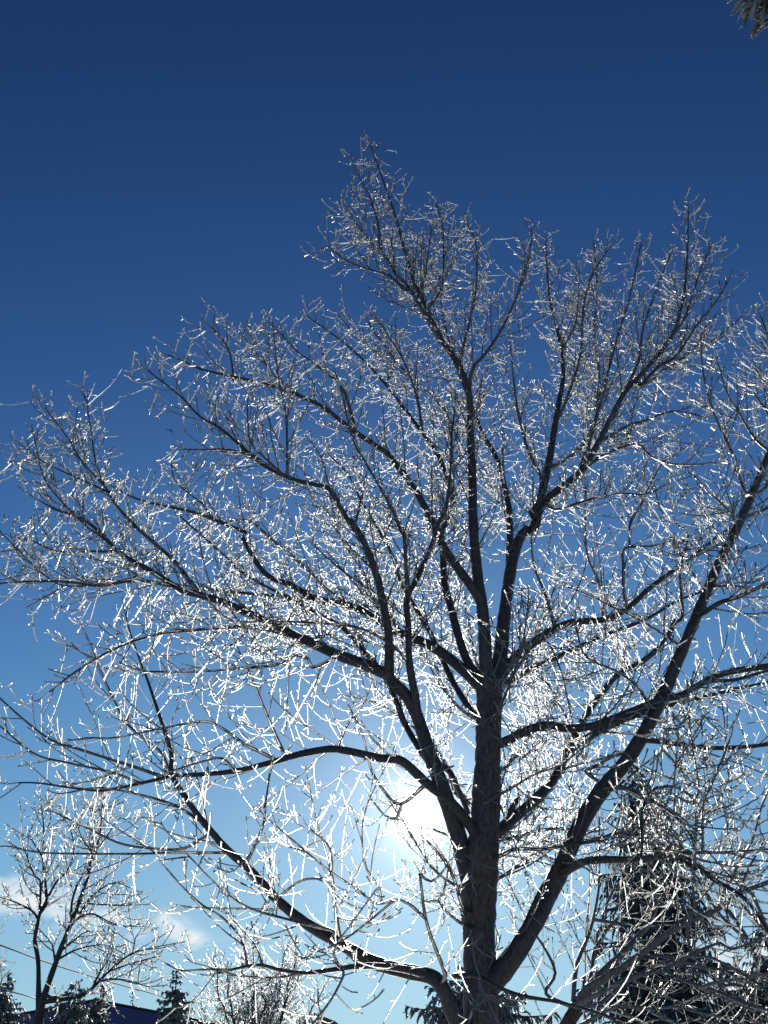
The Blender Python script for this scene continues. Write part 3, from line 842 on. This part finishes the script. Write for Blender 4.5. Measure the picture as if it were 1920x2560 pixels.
# ------------------------------------------------------------------ spruces
def spruce(name, u, vtop, Y, hw_px_bottom, label, whorl=0.26, group=None, loc=None, H=None, rmax=None, spacing=0.075, leaf=0.04, extra=None, zmin=0.6, per=7, zmax=None, full=0.85, hang=1.0, nm=None):
    if loc is None:
        top = at(u, vtop, Y)
        H = top[2]; x, y = top[0], Y
        zb = at(u, 2560, Y)[2]
        rmax = hw_px_bottom / FPX * Y * H / max(H - zb, 0.5)
    else:
        x, y = loc; zb = q1[2] - 0.5
    root = empty(name, (x, y, 0), label, 'tree', group)
    o = np.array([x, y, 0.0])
    tz = np.linspace(-0.1, H, 14)
    P = np.column_stack([rng.normal(size=14) * 0.01, rng.normal(size=14) * 0.01, tz])
    R = 0.018 * H * (1 - tz / H * 0.97) + 0.006
    b = Bag(); b.add(P[None], R[None], 8); b.build('trunk', M_FARBARK, root)
    z0 = []; az = []; ln = []
    z = zmin
    while z < (zmax or H - 0.08):
        f = (H - z) / H
        r_ = rmax * min(1.0, f ** full)
        for k in range(per if f > 0.12 else 4):
            z0.append(z + rng.uniform(-.5, .5) * whorl); az.append(rng.uniform(0, 2 * math.pi)); ln.append(max(0.10, r_ * rng.uniform(0.55, 1.12)))
        z += whorl * (0.55 + 0.6 * f)
    for e in (extra or ()):
        z0.append(e[0]); az.append(e[1]); ln.append(e[2])
    z0, az, ln = map(np.array, (z0, az, ln))
    n = len(z0)
    K = 9
    t = np.linspace(0, 1, K + 1)
    f = np.clip((H - z0) / H, 0, 1)
    # boughs: they leave level or rising near the top, sag under the ice, and lift at the end
    sag = (0.05 + 0.62 * f)[:, None] * (t ** 1.25)[None] - 0.14 * (t ** 4)[None] - (0.55 * np.exp(-f * 14))[:, None] * t[None]
    rad = t[None] * ln[:, None]
    jit = rng.normal(size=(n, K + 1)) * 0.03 * ln[:, None]
    Bp = np.stack([np.cos(az)[:, None] * rad - np.sin(az)[:, None] * jit, np.sin(az)[:, None] * rad + np.cos(az)[:, None] * jit,
                   np.maximum(z0[:, None] - sag * ln[:, None], 0.05)], -1)
    Br = (0.010 + 0.012 * ln)[:, None] * (1 - 0.75 * t)[None]
    wood = Bag(); wood.add(Bp, Br, 4); wood.build('boughs', M_FARBARK, root, 'stuff')
    # hanging branchlets clothed in needles
    own, tt, p, T = sample_along(Bp, spacing, 0.10, 1.0)
    keep = (z0[own] > zb - 0.6) | (rng.random(len(own)) < 0.3)
    own, tt, p, T = own[keep], tt[keep], p[keep], T[keep]
    lat = unit(np.cross(T, np.array([0, 0, 1.0])) + rng.normal(size=T.shape) * 0.35) * rng.choice([-1, 1], len(own))[:, None]
    D = unit(T * 0.55 + lat * rng.uniform(0.2, 1.0, (len(own), 1)) + np.array([0, 0, -0.35]))
    l = (0.10 + 0.36 * np.minimum(1, ln[own] / 1.6)) * rng.uniform(0.3, 1.4, len(own)) * (1 - 0.45 * tt)
    C = grow(p, D, l * hang, 4, -0.46, 0.14)
    prof = np.array([0.55, 1.0, 0.9, 0.75, 0.35])
    Rc = leaf * rng.uniform(0.6, 1.2, (len(own), 1)) * prof[None] * (1 + rng.normal(size=(len(own), 5)) * 0.22)
    nb = Bag(); nb.add(C, np.maximum(Rc, 0.004), 3)
    # needle tufts standing off the branchlets give the ragged edge
    o2, t2, p2, T2 = sample_along(C, max(0.06, leaf * 1.9), 0.05, 1.0)
    D2 = unit(T2 * 0.9 + rand_perp(T2))
    l2 = leaf * rng.uniform(1.2, 2.6, len(o2))
    P2 = p2[:, None, :] + D2[:, None, :] * l2[:, None, None] * np.array([0, 1.0])[None, :, None]
    R2 = leaf * 0.30 * np.tile(np.array([[1.0, 0.35]]), (len(o2), 1)) * rng.uniform(0.6, 1.2, (len(o2), 1))
    ice = rng.random(len(o2)) < (0.12 if nm else 0.45)
    nb.add(P2[~ice], R2[~ice], 3)
    nb.build('crown', nm or M_NEEDLE, root, 'stuff')
    ib = Bag(); ib.add(P2[ice], R2[ice] * 1.1, 3); ib.build('ice_beads', M_NEEDLE_ICE, root, 'stuff')
    return root

spruce('spruce_tree', 1588, 1890, 23, 225, 'tall dark weeping spruce behind the lower right maple limbs', whorl=0.27, spacing=0.062, leaf=0.034, per=8, hang=1.45, nm=M_NEEDLE_D)
spruce('spruce_tree', 1905, 2290, 21, 190, 'dark spruce right of the tall weeping spruce', whorl=0.28, spacing=0.065, leaf=0.036, hang=1.4, nm=M_NEEDLE_D)
spruce('spruce_tree', 1190, 2420, 30, 170, 'dark spruce standing directly behind the great maple trunk', whorl=0.26, spacing=0.07, leaf=0.045, per=8, hang=1.3)
spruce('spruce_tree', 24, 2432, 27, 62, 'narrow dark spruce left of the bare tree with two stems', whorl=0.2, spacing=0.05, leaf=0.034, per=10, full=0.9, zmin=1.0)
spruce('spruce_tree', 192, 2450, 26, 56, 'frosted spruce with rounded top right of the two dark stems', whorl=0.2, spacing=0.05, leaf=0.034, per=10, full=0.9, zmin=1.0)
spruce('spruce_tree', 258, 2446, 29, 36, 'narrow drooping spruce against the peak of the blue gable', whorl=0.2, spacing=0.05, leaf=0.034, per=10, full=0.9, zmin=1.0)
spruce('spruce_tree', 443, 2424, 28, 50, 'dark pointed spruce hiding the right end of the blue gable', whorl=0.2, spacing=0.05, leaf=0.034, per=10, full=0.9, zmin=1.0)
spruce('spruce_tree', 335, 2484, 85, 22, 'tiny distant spruce top showing over the blue gable', whorl=0.6, spacing=0.22, leaf=0.12)
# the spruce beside the viewer: one bough reaches into the top corner of the view
q1 = at(1918, 22, 3.75)
tx, ty = 5.1, 4.3
azb = math.atan2(q1[1] - ty, q1[0] - tx); lb = math.hypot(q1[0] - tx, q1[1] - ty)
spruce('spruce_tree', 0, 0, 0, 0, 'near spruce whose frosted bough hangs into the view from overhead', loc=(tx, ty), H=13.0, rmax=1.6, whorl=0.5, per=6,
       spacing=0.05, leaf=0.026, zmin=1.2, extra=[(q1[2] + lb * 0.25 + dz, azb + da, lb * k) for dz, da, k in ((0.1, 0, 1.0), (0.0, .06, .98), (.15, -.06, .97), (-.1, .02, .97), (.05, .03, .99), (.2, .01, .99), (-.05, -.03, .98), (.08, -.02, 1.0), (.12, .04, 1.0), (.02, -.045, 1.0))])

# ------------------------------------------------------------------ houses
def quad_mesh(name, V, F, material, parent):
    return mesh_from(name, np.array(V, float), [np.array([f]) for f in F], material, parent, smooth=False)

def slab(name, c4, th, material, parent):
    """a flat board: four corners and a thickness along its normal"""
    c = np.array(c4, float); n = unit(np.cross(c[1] - c[0], c[2] - c[0])) * th
    V = np.vstack([c, c + n])
    return quad_mesh(name, V, [(3, 2, 1, 0), (4, 5, 6, 7), (0, 1, 5, 4), (1, 2, 6, 5), (2, 3, 7, 6), (3, 0, 4, 7)], material, parent)

def house(name, ridge_a, ridge_b, half, pitch, roofm, wallm, label, windows=True):
    """gabled house under the ridge a-b (world points)"""
    a = np.array(ridge_a, float); bb = np.array(ridge_b, float)
    mid = (a + bb) / 2
    o = np.array([mid[0], mid[1], 0.0])
    root = empty(name, o, label, 'house')
    ax = unit((bb - a) * [1, 1, 0]); nx = np.array([ax[1], -ax[0], 0])
    if nx[1] > 0:
        nx = -nx
    zr = a[2]; eave = zr - half * pitch
    ov = 0.06
    a_, b_ = a - o - ax * 0.0, bb - o
    a_[2] = b_[2] = zr
    A0, B0 = a_ + ax * ov, b_ - ax * ov
    V = []
    for P_ in (A0, B0):
        for s_ in (1, -1):
            V.append([*(P_ + nx * half * s_)[:2], -0.1]); V.append([*(P_ + nx * half * s_)[:2], eave - 0.03])
        V.append(P_ - [0, 0, 0.03])
    wall = quad_mesh('wall', V, [(0, 5, 6, 1), (2, 3, 8, 7), (0, 1, 4, 3), (3, 2, 0, 0)[:3], (5, 8, 9), (5, 7, 8), (5, 9, 6)], wallm, root)
    for s_ in (1, -1):
        e = nx * (half + 0.45) * s_ - np.array([0, 0, (half + 0.45) * pitch])
        c4 = [a_, b_, b_ + e, a_ + e]
        if s_ == 1:
            c4 = c4[::-1]
        rf = slab('roof', c4, 0.07, roofm, root)
        g0 = [a_ + e + [0, 0, .02], b_ + e + [0, 0, .02], b_ + e - [0, 0, .16], a_ + e - [0, 0, .16]]
        slab('gutter', g0 if s_ == -1 else g0[::-1], 0.1, M_TRIM, rf)
    if windows:
        Lh = np.linalg.norm((bb - a)[:2])
        for k in (0.25, 0.5, 0.75):
            c = a_ * (1 - k) + b_ * k + nx * (half + 0.02); c[2] = 1.5
            h_, w_ = 0.6, 0.5
            fr = slab('window', [c - ax * w_ - [0, 0, h_], c + ax * w_ - [0, 0, h_], c + ax * w_ + [0, 0, h_], c - ax * w_ + [0, 0, h_]], 0.04, M_TRIM, root)
            c = c + nx * 0.05
            w_ -= .07; h_ -= .07
            slab('pane', [c - ax * w_ - [0, 0, h_], c + ax * w_ - [0, 0, h_], c + ax * w_ + [0, 0, h_], c - ax * w_ + [0, 0, h_]], 0.01, M_GLASSD, fr)
    return root
ra = at(236, 2501.5, 44.0)
house('house', ra, ra + np.array([0.6, 10.0, 0.0]), 7.0, 0.165, M_ROOF2, M_ROOF, 'house with a wide dark blue gable between the small spruces', windows=False)
pa = at(777, 2532, 62.0)
house('house', pa, pa + np.array([1.0, 9.0, 0.0]), 3.2, 0.72, M_ROOF2, M_SIDING, 'far house with a steep brown roof beside the frosted round tree', windows=False)

# ------------------------------------------------------------------ service wires and their pole
def cable(name, pts, r, label, group):
    P = np.array(pts); o = P[0].copy(); o[2] = 0
    root = None
    b = Bag(); b.add((catmull(P, 0.5) )[None], np.full((1, len(catmull(P, 0.5))), r), 5)
    ob = b.build(name, M_WIRE)
    tag(ob, label, 'cable', group)
    return ob
A1 = at(-300, 2262, 22.0)
eav = at(455, 2527, 44.5)
cable('overhead_wire', [A1, at(0, 2363, 26), at(133, 2411, 30), at(283, 2457, 36), at(411, 2494, 42), eav], 0.021, 'iced overhead wire slanting past the bare tree to the dark pointed spruce', None)
A2 = A1 - np.array([0, 0, 1.1])
cable('overhead_wire', [A2, at(55, 2486, 27), at(101, 2509, 31), at(139, 2524, 34), at(190, 2541, 40)], 0.017, 'lower thin wire crossing the foot of the bare tree', None)
pr = empty('utility_pole', (A1[0], A1[1], 0), 'wooden utility pole carrying the overhead wires', 'pole')
b = Bag(); b.add(np.array([[[0, 0.15, -0.2], [0, 0.15, 4.0], [0, 0.15, A1[2] + 1.2]]]), np.array([[0.15, 0.13, 0.11]]), 12); b.build('post', M_POLE, pr)
slab('crossarm', [[-0.9, 0.0, A1[2] + .5], [0.9, 0.0, A1[2] + .5], [0.9, 0.0, A1[2] + .65], [-0.9, 0.0, A1[2] + .65]], 0.1, M_POLE, pr)
for zz in (0, -1.1):
    b = Bag(); b.add(np.array([[[0, 0.06, A1[2] + zz - .07], [0, 0.03, A1[2] + zz], [0, 0.06, A1[2] + zz + .07]]]), np.array([[0.03, 0.05, 0.03]]), 8); b.build('insulator', M_TRIM, pr)
